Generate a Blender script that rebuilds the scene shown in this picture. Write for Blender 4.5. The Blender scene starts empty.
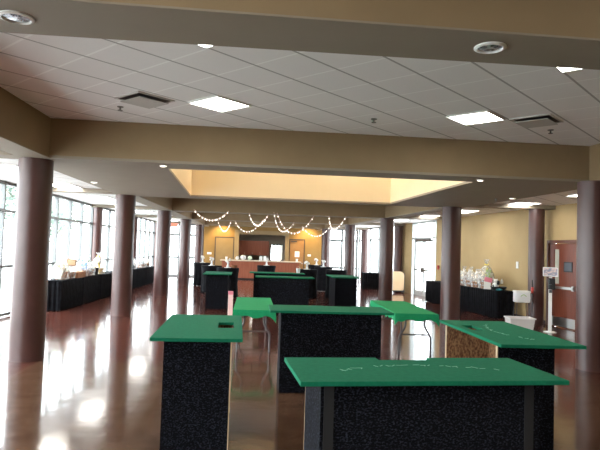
import bpy, bmesh, math, random
from mathutils import Vector, Matrix
random.seed(7)
C = bpy.context.scene.collection
PI = math.pi
# ------------------------------------------------------------------ camera
F = 570.0; YAW = .065; PITCH = math.atan(25.5/570); ROLL = .031; CH = 1.78
fw = Vector((math.sin(YAW)*math.cos(PITCH), math.cos(YAW)*math.cos(PITCH), math.sin(PITCH)))
rt = Vector((math.cos(YAW), -math.sin(YAW), 0)); up = rt.cross(fw)
rt, up = rt*math.cos(ROLL)+up*math.sin(ROLL), -rt*math.sin(ROLL)+up*math.cos(ROLL)
cam = bpy.data.objects.new('camera', bpy.data.cameras.new('camera')); C.objects.link(cam)
M = Matrix((rt, up, -fw)).transposed().to_4x4(); M.translation = Vector((0, 0, CH))
cam.matrix_world = M; cam.data.sensor_width = 36; cam.data.lens = F/600*36
cam.data.clip_start = .05; cam.data.clip_end = 300
bpy.context.scene.camera = cam

# ------------------------------------------------------------------ materials
MAT = {}
def mat(name, col, rough=.6, metal=0, spec=.5, coat=0, emit=None, es=0, alpha=1, trans=0):
    if name in MAT: return MAT[name]
    m = bpy.data.materials.new(name); m.use_nodes = True; MAT[name] = m
    b = m.node_tree.nodes['Principled BSDF']
    b.inputs['Base Color'].default_value = (*col, 1); b.inputs['Roughness'].default_value = rough
    b.inputs['Metallic'].default_value = metal; b.inputs['Specular IOR Level'].default_value = spec
    b.inputs['Coat Weight'].default_value = coat; b.inputs['Coat Roughness'].default_value = .06
    b.inputs['Alpha'].default_value = alpha; b.inputs['Transmission Weight'].default_value = trans
    if emit: b.inputs['Emission Color'].default_value = (*emit, 1); b.inputs['Emission Strength'].default_value = es
    return m
def nodes(m): return m.node_tree.nodes, m.node_tree.links, m.node_tree.nodes['Principled BSDF']
def noisy(name, c1, c2, scale=5, lo=.35, hi=.65, rough=.6, detail=4, bump=0, stretch=(1, 1, 1), **k):
    if name in MAT: return MAT[name]
    m = mat(name, c1, rough, **k); n, l, b = nodes(m)
    tc = n.new('ShaderNodeTexCoord'); mp = n.new('ShaderNodeMapping'); mp.inputs['Scale'].default_value = stretch
    t = n.new('ShaderNodeTexNoise'); t.inputs['Scale'].default_value = scale; t.inputs['Detail'].default_value = detail
    r = n.new('ShaderNodeValToRGB'); r.color_ramp.elements[0].position = lo; r.color_ramp.elements[1].position = hi
    r.color_ramp.elements[0].color = (*c1, 1); r.color_ramp.elements[1].color = (*c2, 1)
    l.new(tc.outputs['Object'], mp.inputs[0]); l.new(mp.outputs[0], t.inputs['Vector'])
    l.new(t.outputs['Fac'], r.inputs[0]); l.new(r.outputs[0], b.inputs['Base Color'])
    if bump:
        bp = n.new('ShaderNodeBump'); bp.inputs['Strength'].default_value = bump; bp.inputs['Distance'].default_value = .01
        l.new(t.outputs['Fac'], bp.inputs['Height']); l.new(bp.outputs[0], b.inputs['Normal'])
    return m
paint = noisy('khaki_paint', (.265, .185, .100), (.285, .20, .109), 3, rough=.75)
soffit_m = noisy('soffit_paint_and_bounce_tone', (.27, .225, .175), (.285, .24, .185), 2, rough=.7)
wallp = noisy('gold_wall_paint', (.43, .305, .145), (.455, .325, .158), 2, rough=.75)
cove_m = noisy('cove_paint', (.80, .68, .49), (.82, .70, .51), 2, rough=.8)
back_m = noisy('ochre_wall_paint', (.26, .15, .04), (.285, .168, .046), 2, rough=.75)
colm = noisy('mauve_column_paint', (.066, .028, .0245), (.076, .032, .028), 2.5, rough=.34)
carpet = noisy('speckled_black_carpet', (.0025, .0025, .004), (.046, .050, .072), 78, .50, .82, spec=.12, rough=.9, detail=6, bump=.5, stretch=(.8, .8, 1.2))
black_cloth = noisy('black_tablecloth', (.0025, .0025, .0035), (.008, .008, .011), 8, rough=.9, spec=.15)
felt = noisy('green_felt', (.005, .138, .070), (.007, .162, .082), 30, rough=.95, bump=.15, spec=.2)
feltl = noisy('bright_green_felt', (.010, .24, .098), (.013, .27, .11), 30, rough=.95, bump=.15, spec=.2)
osb = noisy('raw_strand_board', (.12, .04, .016), (.36, .19, .085), 30, .38, .62, rough=.8, detail=5, stretch=(1, 1.7, 1))
wood_edge = mat('pale_wood_edge', (.62, .47, .30), .7)
doorwood = noisy('red_brown_wood', (.15, .034, .016), (.195, .048, .023), 4, rough=.4, stretch=(6, 6, .6))
cabwood = noisy('cherry_laminate', (.27, .075, .038), (.32, .098, .05), 3, rough=.45, stretch=(4, 4, .5))
steel = mat('brushed_steel', (.55, .54, .52), .3, metal=1)
chrome = mat('grey_tube_metal', (.07, .066, .066), .4, metal=.3)
alu = mat('pale_aluminium_frame', (.62, .64, .64), .4, metal=.4)
win_m = mat('grey_window_frame', (.16, .165, .165), .5, metal=.2)
dark_alu = mat('bronze_frame', (.10, .09, .085), .45, metal=.5)
white = mat('white_paint', (.82, .82, .80), .5)
whitep = mat('white_plastic', (.80, .81, .82), .35)
blackp = mat('black_plastic', (.012, .012, .014), .4)
dgrey = mat('dark_grey_plastic', (.06, .065, .075), .4)
redp = mat('red_plastic', (.5, .03, .02), .4)
pinkp = mat('pink_card', (.75, .22, .30), .6)
paper = mat('white_paper', (.85, .84, .80), .8)
cream = mat('cream_plush', (.72, .62, .48), .95)
brownp = mat('brown_plush', (.16, .07, .035), .95)
yellowp = mat('yellow_ribbon', (.75, .62, .08), .5)
greenp = mat('lime_ribbon', (.30, .50, .12), .5)
bluep = mat('blue_card', (.06, .22, .50), .5)
tealp = mat('teal_cloth', (.02, .20, .24), .7)
purplep = mat('purple_card', (.22, .15, .50), .5)
wicker = noisy('brown_wicker', (.20, .075, .03), (.45, .20, .09), 60, .4, .6, rough=.8, stretch=(1, 1, 4), bump=.6)
tan_w = noisy('tan_table_board', (.55, .38, .22), (.60, .42, .25), 3, rough=.6)
lamp_m = mat('lamp_diffuser', (.9, .9, .88), .5, emit=(1, .97, .88), es=8)
lamp_far = mat('aisle_lamp_diffuser', (.9, .9, .88), .5, emit=(1, .97, .90), es=6)
spot_m = mat('downlight_lens', (.9, .9, .88), .4, emit=(1, .93, .8), es=1.6)
lens_off = noisy('downlight_reflector', (.12, .14, .17), (.60, .65, .72), 28, .42, .55, rough=.25, metal=.6)
warm_tube = mat('warm_cove_tube', (.9, .9, .8), .5, emit=(1, .87, .69), es=17)
bulb_m = mat('fairy_bulb', (.9, .85, .8), .4, emit=(1, .90, .78), es=1.1)
wire_m = mat('pinkish_light_wire', (.72, .50, .42), .5)
exit_m = mat('exit_sign_red', (.7, .05, .03), .5, emit=(1, .10, .06), es=1.2)
cello = bpy.data.materials.new('clear_cellophane'); cello.use_nodes = True
n, l, b = nodes(cello)
b.inputs['Base Color'].default_value = (.93, .95, .95, 1); b.inputs['Roughness'].default_value = .16
tr = n.new('ShaderNodeBsdfTransparent'); mx = n.new('ShaderNodeMixShader')
nz = n.new('ShaderNodeTexNoise'); nz.inputs['Scale'].default_value = 14; rp = n.new('ShaderNodeMapRange')
rp.inputs[1].default_value = .35; rp.inputs[2].default_value = .7; rp.inputs[3].default_value = .10; rp.inputs[4].default_value = .55
tcc = n.new('ShaderNodeTexCoord'); l.new(tcc.outputs['Object'], nz.inputs['Vector']); l.new(nz.outputs['Fac'], rp.inputs[0])
bp = n.new('ShaderNodeBump'); bp.inputs['Strength'].default_value = .8; bp.inputs['Distance'].default_value = .03
l.new(nz.outputs['Fac'], bp.inputs['Height']); l.new(bp.outputs[0], b.inputs['Normal'])
l.new(rp.outputs[0], mx.inputs[0]); l.new(tr.outputs[0], mx.inputs[1]); l.new(b.outputs[0], mx.inputs[2])
l.new(mx.outputs[0], n['Material Output'].inputs[0])
glass = bpy.data.materials.new('window_glass'); glass.use_nodes = True
n, l, b = nodes(glass); n.remove(b)
tr = n.new('ShaderNodeBsdfTransparent'); tr.inputs[0].default_value = (.95, .97, .97, 1)
gl = n.new('ShaderNodeBsdfGlossy'); gl.inputs['Roughness'].default_value = .02
lw = n.new('ShaderNodeLayerWeight'); lw.inputs[0].default_value = .5
pw = n.new('ShaderNodeMath'); pw.operation = 'POWER'; pw.inputs[1].default_value = 5; l.new(lw.outputs['Facing'], pw.inputs[0])
fr = n.new('ShaderNodeMath'); fr.operation = 'MULTIPLY_ADD'; fr.inputs[1].default_value = .5; fr.inputs[2].default_value = .03; l.new(pw.outputs[0], fr.inputs[0])
mx = n.new('ShaderNodeMixShader')
l.new(fr.outputs[0], mx.inputs[0]); l.new(tr.outputs[0], mx.inputs[1]); l.new(gl.outputs[0], mx.inputs[2])
l.new(mx.outputs[0], n['Material Output'].inputs[0])

# ceiling tiles laid at 45 degrees
TS = .597
def tile_mat(name, ox, oy, ang, size):
    m = mat(name, (.70, .69, .67), .85); n, l, b = nodes(m)
    tc = n.new('ShaderNodeTexCoord'); mp = n.new('ShaderNodeMapping'); mp.vector_type = 'TEXTURE'
    mp.inputs['Location'].default_value = (ox, oy, 0); mp.inputs['Rotation'].default_value = (0, 0, ang)
    mp.inputs['Scale'].default_value = (size, size, 1)
    l.new(tc.outputs['Object'], mp.inputs[0])
    sx = n.new('ShaderNodeSeparateXYZ'); l.new(mp.outputs[0], sx.inputs[0])
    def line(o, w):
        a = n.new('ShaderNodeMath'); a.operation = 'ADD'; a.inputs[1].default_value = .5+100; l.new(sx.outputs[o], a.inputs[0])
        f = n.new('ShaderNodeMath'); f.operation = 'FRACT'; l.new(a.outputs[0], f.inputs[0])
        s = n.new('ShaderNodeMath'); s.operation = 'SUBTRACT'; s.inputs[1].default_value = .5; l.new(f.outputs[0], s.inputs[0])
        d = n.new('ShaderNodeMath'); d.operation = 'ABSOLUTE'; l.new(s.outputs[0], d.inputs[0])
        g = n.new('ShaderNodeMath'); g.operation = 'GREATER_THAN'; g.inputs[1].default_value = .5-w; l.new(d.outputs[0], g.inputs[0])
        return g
    gx = line('X', .022); gy = line('Y', .022)  # X lines white, Y lines dark: lighting on the T-bars put into colour
    nz = n.new('ShaderNodeTexNoise'); nz.inputs['Scale'].default_value = 90; l.new(tc.outputs['Object'], nz.inputs['Vector'])
    r = n.new('ShaderNodeValToRGB'); r.color_ramp.elements[0].color = (.80, .785, .78, 1); r.color_ramp.elements[1].color = (.87, .855, .85, 1)
    l.new(nz.outputs['Fac'], r.inputs[0])
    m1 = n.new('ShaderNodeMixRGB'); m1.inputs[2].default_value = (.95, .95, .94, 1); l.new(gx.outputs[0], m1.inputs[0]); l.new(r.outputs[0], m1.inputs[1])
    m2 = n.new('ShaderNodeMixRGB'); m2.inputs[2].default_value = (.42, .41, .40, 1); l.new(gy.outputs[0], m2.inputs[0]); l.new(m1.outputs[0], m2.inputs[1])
    l.new(m2.outputs[0], b.inputs['Base Color'])
    return m
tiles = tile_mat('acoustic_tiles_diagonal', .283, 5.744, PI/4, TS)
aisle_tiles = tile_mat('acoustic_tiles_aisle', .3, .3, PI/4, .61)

# polished stained concrete floor
flo = mat('polished_stained_concrete', (.2, .1, .06), .115, spec=.45, coat=.12); n, l, b = nodes(flo)
tc = n.new('ShaderNodeTexCoord')
n1 = n.new('ShaderNodeTexNoise'); n1.inputs['Scale'].default_value = 3.4; n1.inputs['Detail'].default_value = 10; n1.inputs['Roughness'].default_value = .68; n1.inputs['Distortion'].default_value = .6
l.new(tc.outputs['Object'], n1.inputs['Vector'])
def ramp(c0, c1, p0=.35, p1=.68):
    r = n.new('ShaderNodeValToRGB'); r.color_ramp.elements[0].position = p0; r.color_ramp.elements[1].position = p1
    r.color_ramp.elements[0].color = (*c0, 1); r.color_ramp.elements[1].color = (*c1, 1); l.new(n1.outputs['Fac'], r.inputs[0]); return r
tan = ramp((.050, .023, .014), (.165, .088, .052), .32, .72); red = ramp((.040, .011, .008), (.155, .050, .036), .32, .72)
sx = n.new('ShaderNodeSeparateXYZ'); l.new(tc.outputs['Object'], sx.inputs[0])
def mth(op, a, bb):
    m = n.new('ShaderNodeMath'); m.operation = op
    for i, v in enumerate((a, bb)):
        if isinstance(v, (int, float)): m.inputs[i].default_value = v
        else: l.new(v, m.inputs[i])
    return m.outputs[0]
left_band = mth('LESS_THAN', sx.outputs['X'], -3.25)
rightx = mth('ADD', sx.outputs['X'], mth('MULTIPLY', sx.outputs['Y'], .081))
right_band = mth('GREATER_THAN', rightx, 5.6)
fary = mth('GREATER_THAN', sx.outputs['Y'], 8.9)
band = mth('MAXIMUM', mth('MAXIMUM', left_band, right_band), fary)
mixc = n.new('ShaderNodeMixRGB'); l.new(band, mixc.inputs[0]); l.new(tan.outputs[0], mixc.inputs[1]); l.new(red.outputs[0], mixc.inputs[2])
# saw-cut joints at each row of columns
fy = mth('ABSOLUTE', mth('SUBTRACT', mth('FRACT', mth('DIVIDE', mth('ADD', sx.outputs['Y'], 58-3.2+2.9), 5.8), 0), .5), 0)
j = mth('LESS_THAN', fy, .0035)
jx = mth('LESS_THAN', mth('ABSOLUTE', mth('ADD', sx.outputs['X'], 3.25), 0), .012)
j = mth('MAXIMUM', j, jx)
mixj = n.new('ShaderNodeMixRGB'); mixj.inputs[2].default_value = (.20, .10, .065, 1); l.new(j, mixj.inputs[0]); l.new(mixc.outputs[0], mixj.inputs[1])
l.new(mixj.outputs[0], b.inputs['Base Color'])
n2 = n.new('ShaderNodeTexNoise'); n2.inputs['Scale'].default_value = 2.2; n2.inputs['Detail'].default_value = 3; l.new(tc.outputs['Object'], n2.inputs['Vector'])
bp = n.new('ShaderNodeBump'); bp.inputs['Strength'].default_value = .16; bp.inputs['Distance'].default_value = .02
l.new(n2.outputs['Fac'], bp.inputs['Height']); l.new(bp.outputs[0], b.inputs['Normal'])

# ------------------------------------------------------------------ mesh helpers
class MB:
    def __init__(s): s.b = bmesh.new()
    def quad(s, vs):
        return s.b.faces.new([s.b.verts.new(v) for v in vs])
    def prism(s, pts, z0, z1):
        lo = [s.b.verts.new((x, y, z0)) for x, y in pts]; hi = [s.b.verts.new((x, y, z1)) for x, y in pts]
        k = len(pts); s.b.faces.new(lo[::-1]); s.b.faces.new(hi)
        for i in range(k): s.b.faces.new((lo[i], lo[(i+1) % k], hi[(i+1) % k], hi[i]))
        return s
    def box(s, x0, x1, y0, y1, z0, z1): return s.prism([(x0, y0), (x1, y0), (x1, y1), (x0, y1)], z0, z1)
    def obox(s, c, size, rot=None):
        R = rot or Matrix.Identity(3); h = Vector(size)/2; vs = []
        for dz in (-1, 1):
            for dx, dy in ((-1, -1), (1, -1), (1, 1), (-1, 1)):
                vs.append(s.b.verts.new(Vector(c)+R@Vector((dx*h.x, dy*h.y, dz*h.z))))
        for f in ((3, 2, 1, 0), (4, 5, 6, 7), (0, 1, 5, 4), (1, 2, 6, 5), (2, 3, 7, 6), (3, 0, 4, 7)): s.b.faces.new([vs[i] for i in f])
        return s
    def lathe(s, prof, seg=24, c=(0, 0, 0), wob=None):
        rings = []
        for r, z in prof:
            ring = []
            for i in range(seg):
                a = 2*PI*i/seg; rr = max(r, 1e-4)
                if wob: rr *= 1+wob(a, z)
                ring.append(s.b.verts.new((c[0]+rr*math.cos(a), c[1]+rr*math.sin(a), c[2]+z)))
            rings.append(ring)
        for p, q in zip(rings, rings[1:]):
            for i in range(seg):
                f = s.b.faces.new((p[i], p[(i+1) % seg], q[(i+1) % seg], q[i])); f.smooth = True
        if prof[0][0] > .001: s.b.faces.new(rings[0][::-1])
        if prof[-1][0] > .001: s.b.faces.new(rings[-1])
        return s
    def tube(s, pts, r, seg=8):
        pts = [Vector(p) for p in pts]; rings = []; prev = None
        for i, p in enumerate(pts):
            t = (pts[min(i+1, len(pts)-1)]-pts[max(i-1, 0)]).normalized()
            if prev is None:
                a = Vector((0, 0, 1)) if abs(t.z) < .9 else Vector((1, 0, 0)); u = t.cross(a).normalized()
            else: u = (prev-t*prev.dot(t)).normalized()
            prev = u; v = t.cross(u)
            rings.append([s.b.verts.new(p+(u*math.cos(2*PI*k/seg)+v*math.sin(2*PI*k/seg))*r) for k in range(seg)])
        for p, q in zip(rings, rings[1:]):
            for i in range(seg):
                f = s.b.faces.new((p[i], p[(i+1) % seg], q[(i+1) % seg], q[i])); f.smooth = True
        s.b.faces.new(rings[0][::-1]); s.b.faces.new(rings[-1]); return s
    def ball(s, c, r, sub=2, sc=(1, 1, 1), noise=0):
        q = bmesh.ops.create_icosphere(s.b, subdivisions=sub, radius=r)
        for v in q['verts']:
            k = 1+random.uniform(-noise, noise)
            v.co = Vector(c)+Vector((v.co.x*sc[0], v.co.y*sc[1], v.co.z*sc[2]))*k
        for v in q['verts']:
            for f in v.link_faces: f.smooth = True
        return s
    def obj(s, name, m, parent=None, bevel=0, kind=None):
        bmesh.ops.recalc_face_normals(s.b, faces=s.b.faces)
        for e in s.b.edges:
            if len(e.link_faces) == 2 and e.calc_face_angle(0) > .7: e.smooth = False
        me = bpy.data.meshes.new(name); s.b.to_mesh(me); s.b.free(); me.materials.append(m)
        o = bpy.data.objects.new(name, me); C.objects.link(o)
        if parent: o.parent = parent
        if bevel:
            bv = o.modifiers.new('bevel', 'BEVEL'); bv.width = bevel; bv.segments = 2; bv.limit_method = 'ANGLE'
        if kind: o['kind'] = kind
        return o
def tag(o, label, cat, group=None):
    o['label'] = label; o['category'] = cat
    if group: o['group'] = group
    return o
def thing(name, label, cat, loc, rz=0, group=None):
    o = bpy.data.objects.new(name, None); C.objects.link(o); o.location = loc; o.rotation_euler = (0, 0, rz)
    o.empty_display_size = .1
    return tag(o, label, cat, group)
def st(mb, name, m, parent=None, bevel=0): return mb.obj(name, m, parent, bevel, None if parent else 'structure')
def dup(o, parent=None):
    c = o.copy(); C.objects.link(c); c.parent = parent
    for ch in o.children: dup(ch, c)
    return c

# ------------------------------------------------------------------ plan of the hall
YR = -6.0; YB = 34.5
ROWS = [-2.6, 3.2, 9.0, 14.8, 20.6, 26.4, 32.2]
XL = -3.52; XW = -6.05; HS = 3.05; HT = 3.65; HA = 3.18
def RX(y): return 5.45-.081*(y-9.12)
def WX(y): return 7.5-.095*(y-17)
st(MB().prism([(XW-.1, YR-.2), (WX(YR)+.2, YR-.2), (WX(YB)+.2, YB+4), (XW-.1, YB+4)], -.1, 0), 'floor', flo)
st(MB().prism([(-40, -30), (45, -30), (45, 70), (-40, 70)], -.25, -.12), 'ground', noisy('pale_paving', (.42, .42, .40), (.5, .5, .48), 1.5, rough=.9))
# raised diagonal tile ceiling over the hall, flat tile ceilings over the aisles
LI, LO, RI, RO = -3.23, -3.69, -.12, .34
def strip(xa, xb, y0, y1, z0, z1, m, name):
    return st(MB().prism([(xa(y0), y0), (xb(y0), y0), (xb(y1), y1), (xa(y1), y1)], z0, z1), name, m)
li = lambda y: LI; lo_ = lambda y: LO; ri = lambda y: RX(y)+RI; ro = lambda y: RX(y)+RO
wl = lambda y: XW-.1; wr = lambda y: WX(y)+.2
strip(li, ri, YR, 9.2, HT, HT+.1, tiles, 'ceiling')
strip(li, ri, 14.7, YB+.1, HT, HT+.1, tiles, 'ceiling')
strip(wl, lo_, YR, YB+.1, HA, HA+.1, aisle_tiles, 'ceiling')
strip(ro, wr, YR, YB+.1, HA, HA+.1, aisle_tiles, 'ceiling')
k = 1
def beam(pts):     # khaki beam; underside board's colour stands in for light bounced off the floor
    global k
    st(MB().prism(pts, HS+.012, HT+.01), 'trim_%d' % k, paint); k += 1
    st(MB().prism(pts, HS, HS+.012), 'trim_%d' % k, soffit_m); k += 1
for xa, xb in ((lo_, li), (ri, ro)):
    beam([(xa(YR), YR), (xb(YR), YR), (xb(YB), YB), (xa(YB), YB)])
beam([(LI, 2.92), (ri(3.3), 3.3), (ri(3.72), 3.72), (LI, 3.49)])
for i, y in enumerate(ROWS):
    if i in (1, 2, 3): continue
    beam([(LI, y-.2), (ri(y-.2), y-.2), (ri(y+.35), y+.35), (LI, y+.35)])
for y in ROWS:
    strip(lambda q: XW, lo_, y-.2, y+.2, HA-.10, HA, soffit_m, 'trim_%d' % k); k += 1
    strip(ro, lambda q: WX(q), y-.2, y+.2, HA-.10, HA, soffit_m, 'trim_%d' % k); k += 1
# lowered ceiling between the second and third column rows with the lit opening
OL = [(-1.58, 9.40), (3.58, 9.52), (3.27, 14.54), (-1.83, 14.42)]
Y0, Y1 = 8.72, 14.98
outer = [(LI, Y0), (ri(9.02), 9.02), (ri(Y1), Y1), (LI, Y1)]
m = MB()
for i in range(4):
    j2 = (i+1) % 4; m.prism([outer[i], outer[j2], OL[j2], OL[i]], HS, HS+.04)
st(m, 'ceiling', soffit_m)
st(MB().prism([(LI, Y0-.004), (ri(9.02), 9.016), (ri(9.15), 9.15), (LI, Y0+.13)], HS+.04, HT+.01), 'trim_%d' % k, paint); k += 1
strip(li, ri, Y1-.12, Y1, HS+.04, HT+.02, paint, 'trim_%d' % k); k += 1
m = MB()
def outw(p, q, z0, z1, t=.08):
    d = Vector((q[0]-p[0], q[1]-p[1])).normalized(); nn = Vector((d.y, -d.x))*t
    m.prism([p, q, (q[0]+nn.x, q[1]+nn.y), (p[0]+nn.x, p[1]+nn.y)], z0, z1)
for i in range(4): outw(OL[i], OL[(i+1) % 4], HS+.04, 4.75)
st(m, 'wall_skylight', cove_m)
st(MB().prism([(-1.95, 9.3), (3.7, 9.4), (3.4, 14.7), (-1.95, 14.6)], 4.75, 4.83), 'ceiling', cove_m)

# columns
def column(x, y, r, name='column'):
    h = HS if r > .22 else HA
    t = MB().lathe([(r, 0), (r, h)], 40).obj(name, colm, kind='structure'); t.location = (x, y, 0); return t
for i, y in enumerate(ROWS):
    column(XL, y, .25); column(RX(y)+{2: -.05, 3: 0}.get(i, .02), y, .25)
    column(XW+.21, y, .15)
    if i != 4: column(WX(y)-(.40 if i == 3 else .24), y, .2)

# walls
st(MB().box(XW-.2, 9.9, YR-.2, YR, 0, HT+.1), 'wall_rear', wallp)
def wallseg(y0, y1, z0, z1, name='wall_right', m=wallp):
    st(MB().prism([(WX(y0), y0), (WX(y0)+.2, y0), (WX(y1)+.2, y1), (WX(y1), y1)], z0, z1), name, m)
wallseg(YR, 12.5, 0, HA); wallseg(12.5, 14.9, 2.22, HA); wallseg(14.9, 22.5, 0, HA)
wallseg(25.3, 27.2, 0, HA)
# baseboards
for nm, y0, y1 in (('baseboard_right', YR, 12.4), ('baseboard_right', 15.0, 22.5)):
    st(MB().prism([(WX(y0)-.015, y0), (WX(y0), y0), (WX(y1), y1), (WX(y1)-.015, y1)], 0, .1), nm, mat('brown_vinyl_base', (.06, .03, .025), .5))

# storefront glazing: p0 to p1 in plan, mullions at distances, rails at heights
def storefront(name, p0, p1, ms, zs, top, m=None, w=.065, d=.11):
    m = m or win_m; p0 = Vector((*p0, 0)); p1 = Vector((*p1, 0)); L = (p1-p0).length; a = math.atan2(p1.y-p0.y, p1.x-p0.x)
    f = MB()
    for s in [0]+list(ms)+[L]:
        s = min(max(s, w/2), L-w/2); f.box(s-w/2, s+w/2, -d/2, d/2, 0, top)
    for z in zs: f.box(0, L, -d/2+.004, d/2-.004, max(z-w/2, 0), min(z+w/2, top))
    fo = f.obj(name, m, kind='structure'); fo.location = p0; fo.rotation_euler = (0, 0, a)
    g = MB().box(.01, L-.01, -.004, .004, .02, top-.01).obj('pane', glass, fo)
    return fo
wn = 1
for y0, y1 in zip([YR]+ROWS, ROWS+[YB]):
    L = y1-y0; kk = max(1, round(L/1.22))
    storefront('window_%d' % wn, (XW, y0), (XW, y1), [L*q/kk for q in range(1, kk)], (.06, 1.19, 2.5, HA-.04), HA); wn += 1
storefront('window_%d' % wn, (WX(27.2)+.05, 27.2), (WX(34.45)+.05, 34.45), [1.6, 3.2, 4.8, 6.2], (.06, 2.5, HA-.04), HA); wn += 1
storefront('window_%d' % wn, (XW, YB+.05), (-3.75, YB+.05), [1.1], (.06, 1.15, 2.5, HA-.04), HA, w=.13); wn += 1
storefront('window_%d' % wn, (3.75, YB+.05), (WX(YB), YB+.05), [1.1], (.06, .8, 2.45, HA-.04), HA, w=.14); wn += 1
# glazed entrance doors in the right wall
e = storefront('door_2', (WX(22.5)+.06, 22.5), (WX(25.3)+.06, 25.3), [.35, 2.45], (2.48, HA-.04), HA, m=mat('entrance_frame', (.42, .45, .45), .4), w=.07)
for s in (.4, 1.42):
    f = MB(); f.box(s, s+.08, -.03, .03, 0, 2.42).box(s+.9, s+.98, -.03, .03, 0, 2.42).box(s+.08, s+.9, -.03, .03, 0, .22).box(s+.08, s+.9, -.03, .03, 2.3, 2.42)
    f.obj('door_leaf', alu, e)
hd = MB()
for s in (.45, 1.47): hd.box(s, s+.88, .05, .085, 1.08, 1.14)
hd.box(1.30, 1.36, .04, .10, 1.0, 1.22).box(1.5, 1.56, .04, .10, 1.0, 1.22)
hd.obj('push_bar', dark_alu, e)
MB().box(.6, 2.2, .05, .12, 2.32, 2.45).obj('door_closer', dark_alu, e)

# wooden double doors by the right column
p0 = Vector((WX(14.9)-.01, 14.9, 0)); p1 = Vector((WX(12.5)-.01, 12.5, 0)); a = math.atan2(p1.y-p0.y, p1.x-p0.x)
df = MB().box(0, .06, -.04, .12, 0, 2.26).box(2.35, 2.41, -.04, .12, 0, 2.26).box(.06, 2.35, -.04, .12, 2.18, 2.26).obj('door_1', mat('door_frame_brown', (.13, .045, .03), .45), kind='structure')
df.location = p0; df.rotation_euler = (0, 0, a)
for s, flip in ((.07, 0), (1.21, 1)):
    W = 1.13; gx0, gx1 = (.22, .42)
    lf = MB(); lf.box(s, s+gx0, 0, .045, .01, 2.17).box(s+gx1, s+W, 0, .045, .01, 2.17).box(s+gx0, s+gx1, 0, .045, .01, 1.12).box(s+gx0, s+gx1, 0, .045, 2.02, 2.17)
    lo2 = lf.obj('door_leaf', doorwood, df)
    MB().box(s+gx0, s+gx1, .018, .026, 1.12, 2.02).obj('vision_pane', mat('wired_glass', (.50, .50, .42), .2), lo2)
    MB().box(s+.03, s+W-.03, -.006, 0, .03, .27).obj('kick_plate', steel, lo2)
    MB().box(s+.08, s+W-.04, -.07, -.03, 1.0, 1.06).box(s+.08, s+.14, -.05, 0, .98, 1.08).box(s+W-.12, s+W-.04, -.05, 0, .97, 1.09).obj('panic_bar', steel, lo2)
MB().box(.70, 1.05, -.012, 0, 1.44, 1.70).obj('door_sign', blackp, df)
MB().box(.73, 1.02, -.016, -.012, 1.47, 1.67).obj('sign_face', mat('slate_sign_face', (.07, .08, .10), .4), df)
st(MB().box(WX(13.7)+.22, WX(13.7)+.3, 12.3, 15.1, 0, 2.4), 'wall_vestibule', wallp)

# back wall with kitchen opening
OX0, OX1 = -1.40, 1.38
m = MB(); m.box(-3.75, OX0, YB, YB+.15, 0, HT).box(OX1, 3.75, YB, YB+.15, 0, HT).box(OX0, OX1, YB, YB+.15, 2.66, HT).box(OX0, OX1, YB, YB+.15, 0, 1.05)
st(m, 'wall_back', back_m)
m = MB(); m.box(OX0-.28, OX0, YB-.06, YB, 0, 2.9).box(OX1, OX1+.24, YB-.06, YB, 0, 2.9).box(OX0, OX1, YB-.06, YB, 2.66, 2.9)
st(m, 'trim_%d' % k, noisy('tan_surround_paint', (.28, .20, .10), (.30, .215, .11), 3, rough=.7)); k += 1
m = MB(); m.box(-3.7, -3.6, YB+.15, 38.5, 0, HT).box(3.6, 3.7, YB+.15, 38.5, 0, HT).box(-3.6, .55, 38.4, 38.5, 0, HT).box(1.42, 3.6, 38.4, 38.5, 0, HT).box(.55, 1.42, 38.4, 38.5, 2.15, HT)
st(m, 'wall_kitchen', noisy('kitchen_wall_grey', (.25, .22, .18), (.28, .25, .2), 3))
st(MB().box(-3.7, 3.7, YB+.15, 38.5, 2.8, 2.9), 'ceiling', mat('kitchen_ceiling', (.4, .38, .35), .8))
storefront('door_5', (.55, 38.45), (1.42, 38.45), [], (.1, 1.05, 2.12), 2.15)
for nm, x0, x1, mm in (('door_3', -2.78, -1.74, noisy('tan_door', (.26, .175, .072), (.28, .19, .08), 3, rough=.5)), ('door_4', 1.68, 2.52, noisy('brown_door', (.30, .15, .05), (.34, .18, .06), 3, rough=.5))):
    fr_ = MB().box(x0-.06, x0, YB-.04, YB, 0, 2.46).box(x1, x1+.06, YB-.04, YB, 0, 2.46).box(x0, x1, YB-.04, YB, 2.4, 2.46).obj(nm, mat('dark_door_frame', (.06, .04, .03), .5), kind='structure')
    d_ = MB().box(x0, x1, YB-.025, YB-.001, 0, 2.4).obj('door_leaf', mm, fr_)
    MB().lathe([(.0, -.03), (.035, -.02), (.04, 0), (.03, .03), (0, .04)], 12, (x1-.1, YB-.07, 1.0)).obj('door_handle', steel, d_)
MB().box(1.72, 2.1, YB-.09, YB-.03, 2.28, 2.36).obj('door_closer', dark_alu, bpy.data.objects['door_4'])
tag(MB().box(1.98, 2.26, YB-.03, YB-.026, 1.38, 1.72).obj('paper_notice', paper), 'white paper notice taped to the brown back door right of the kitchen opening', 'notice')

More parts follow.
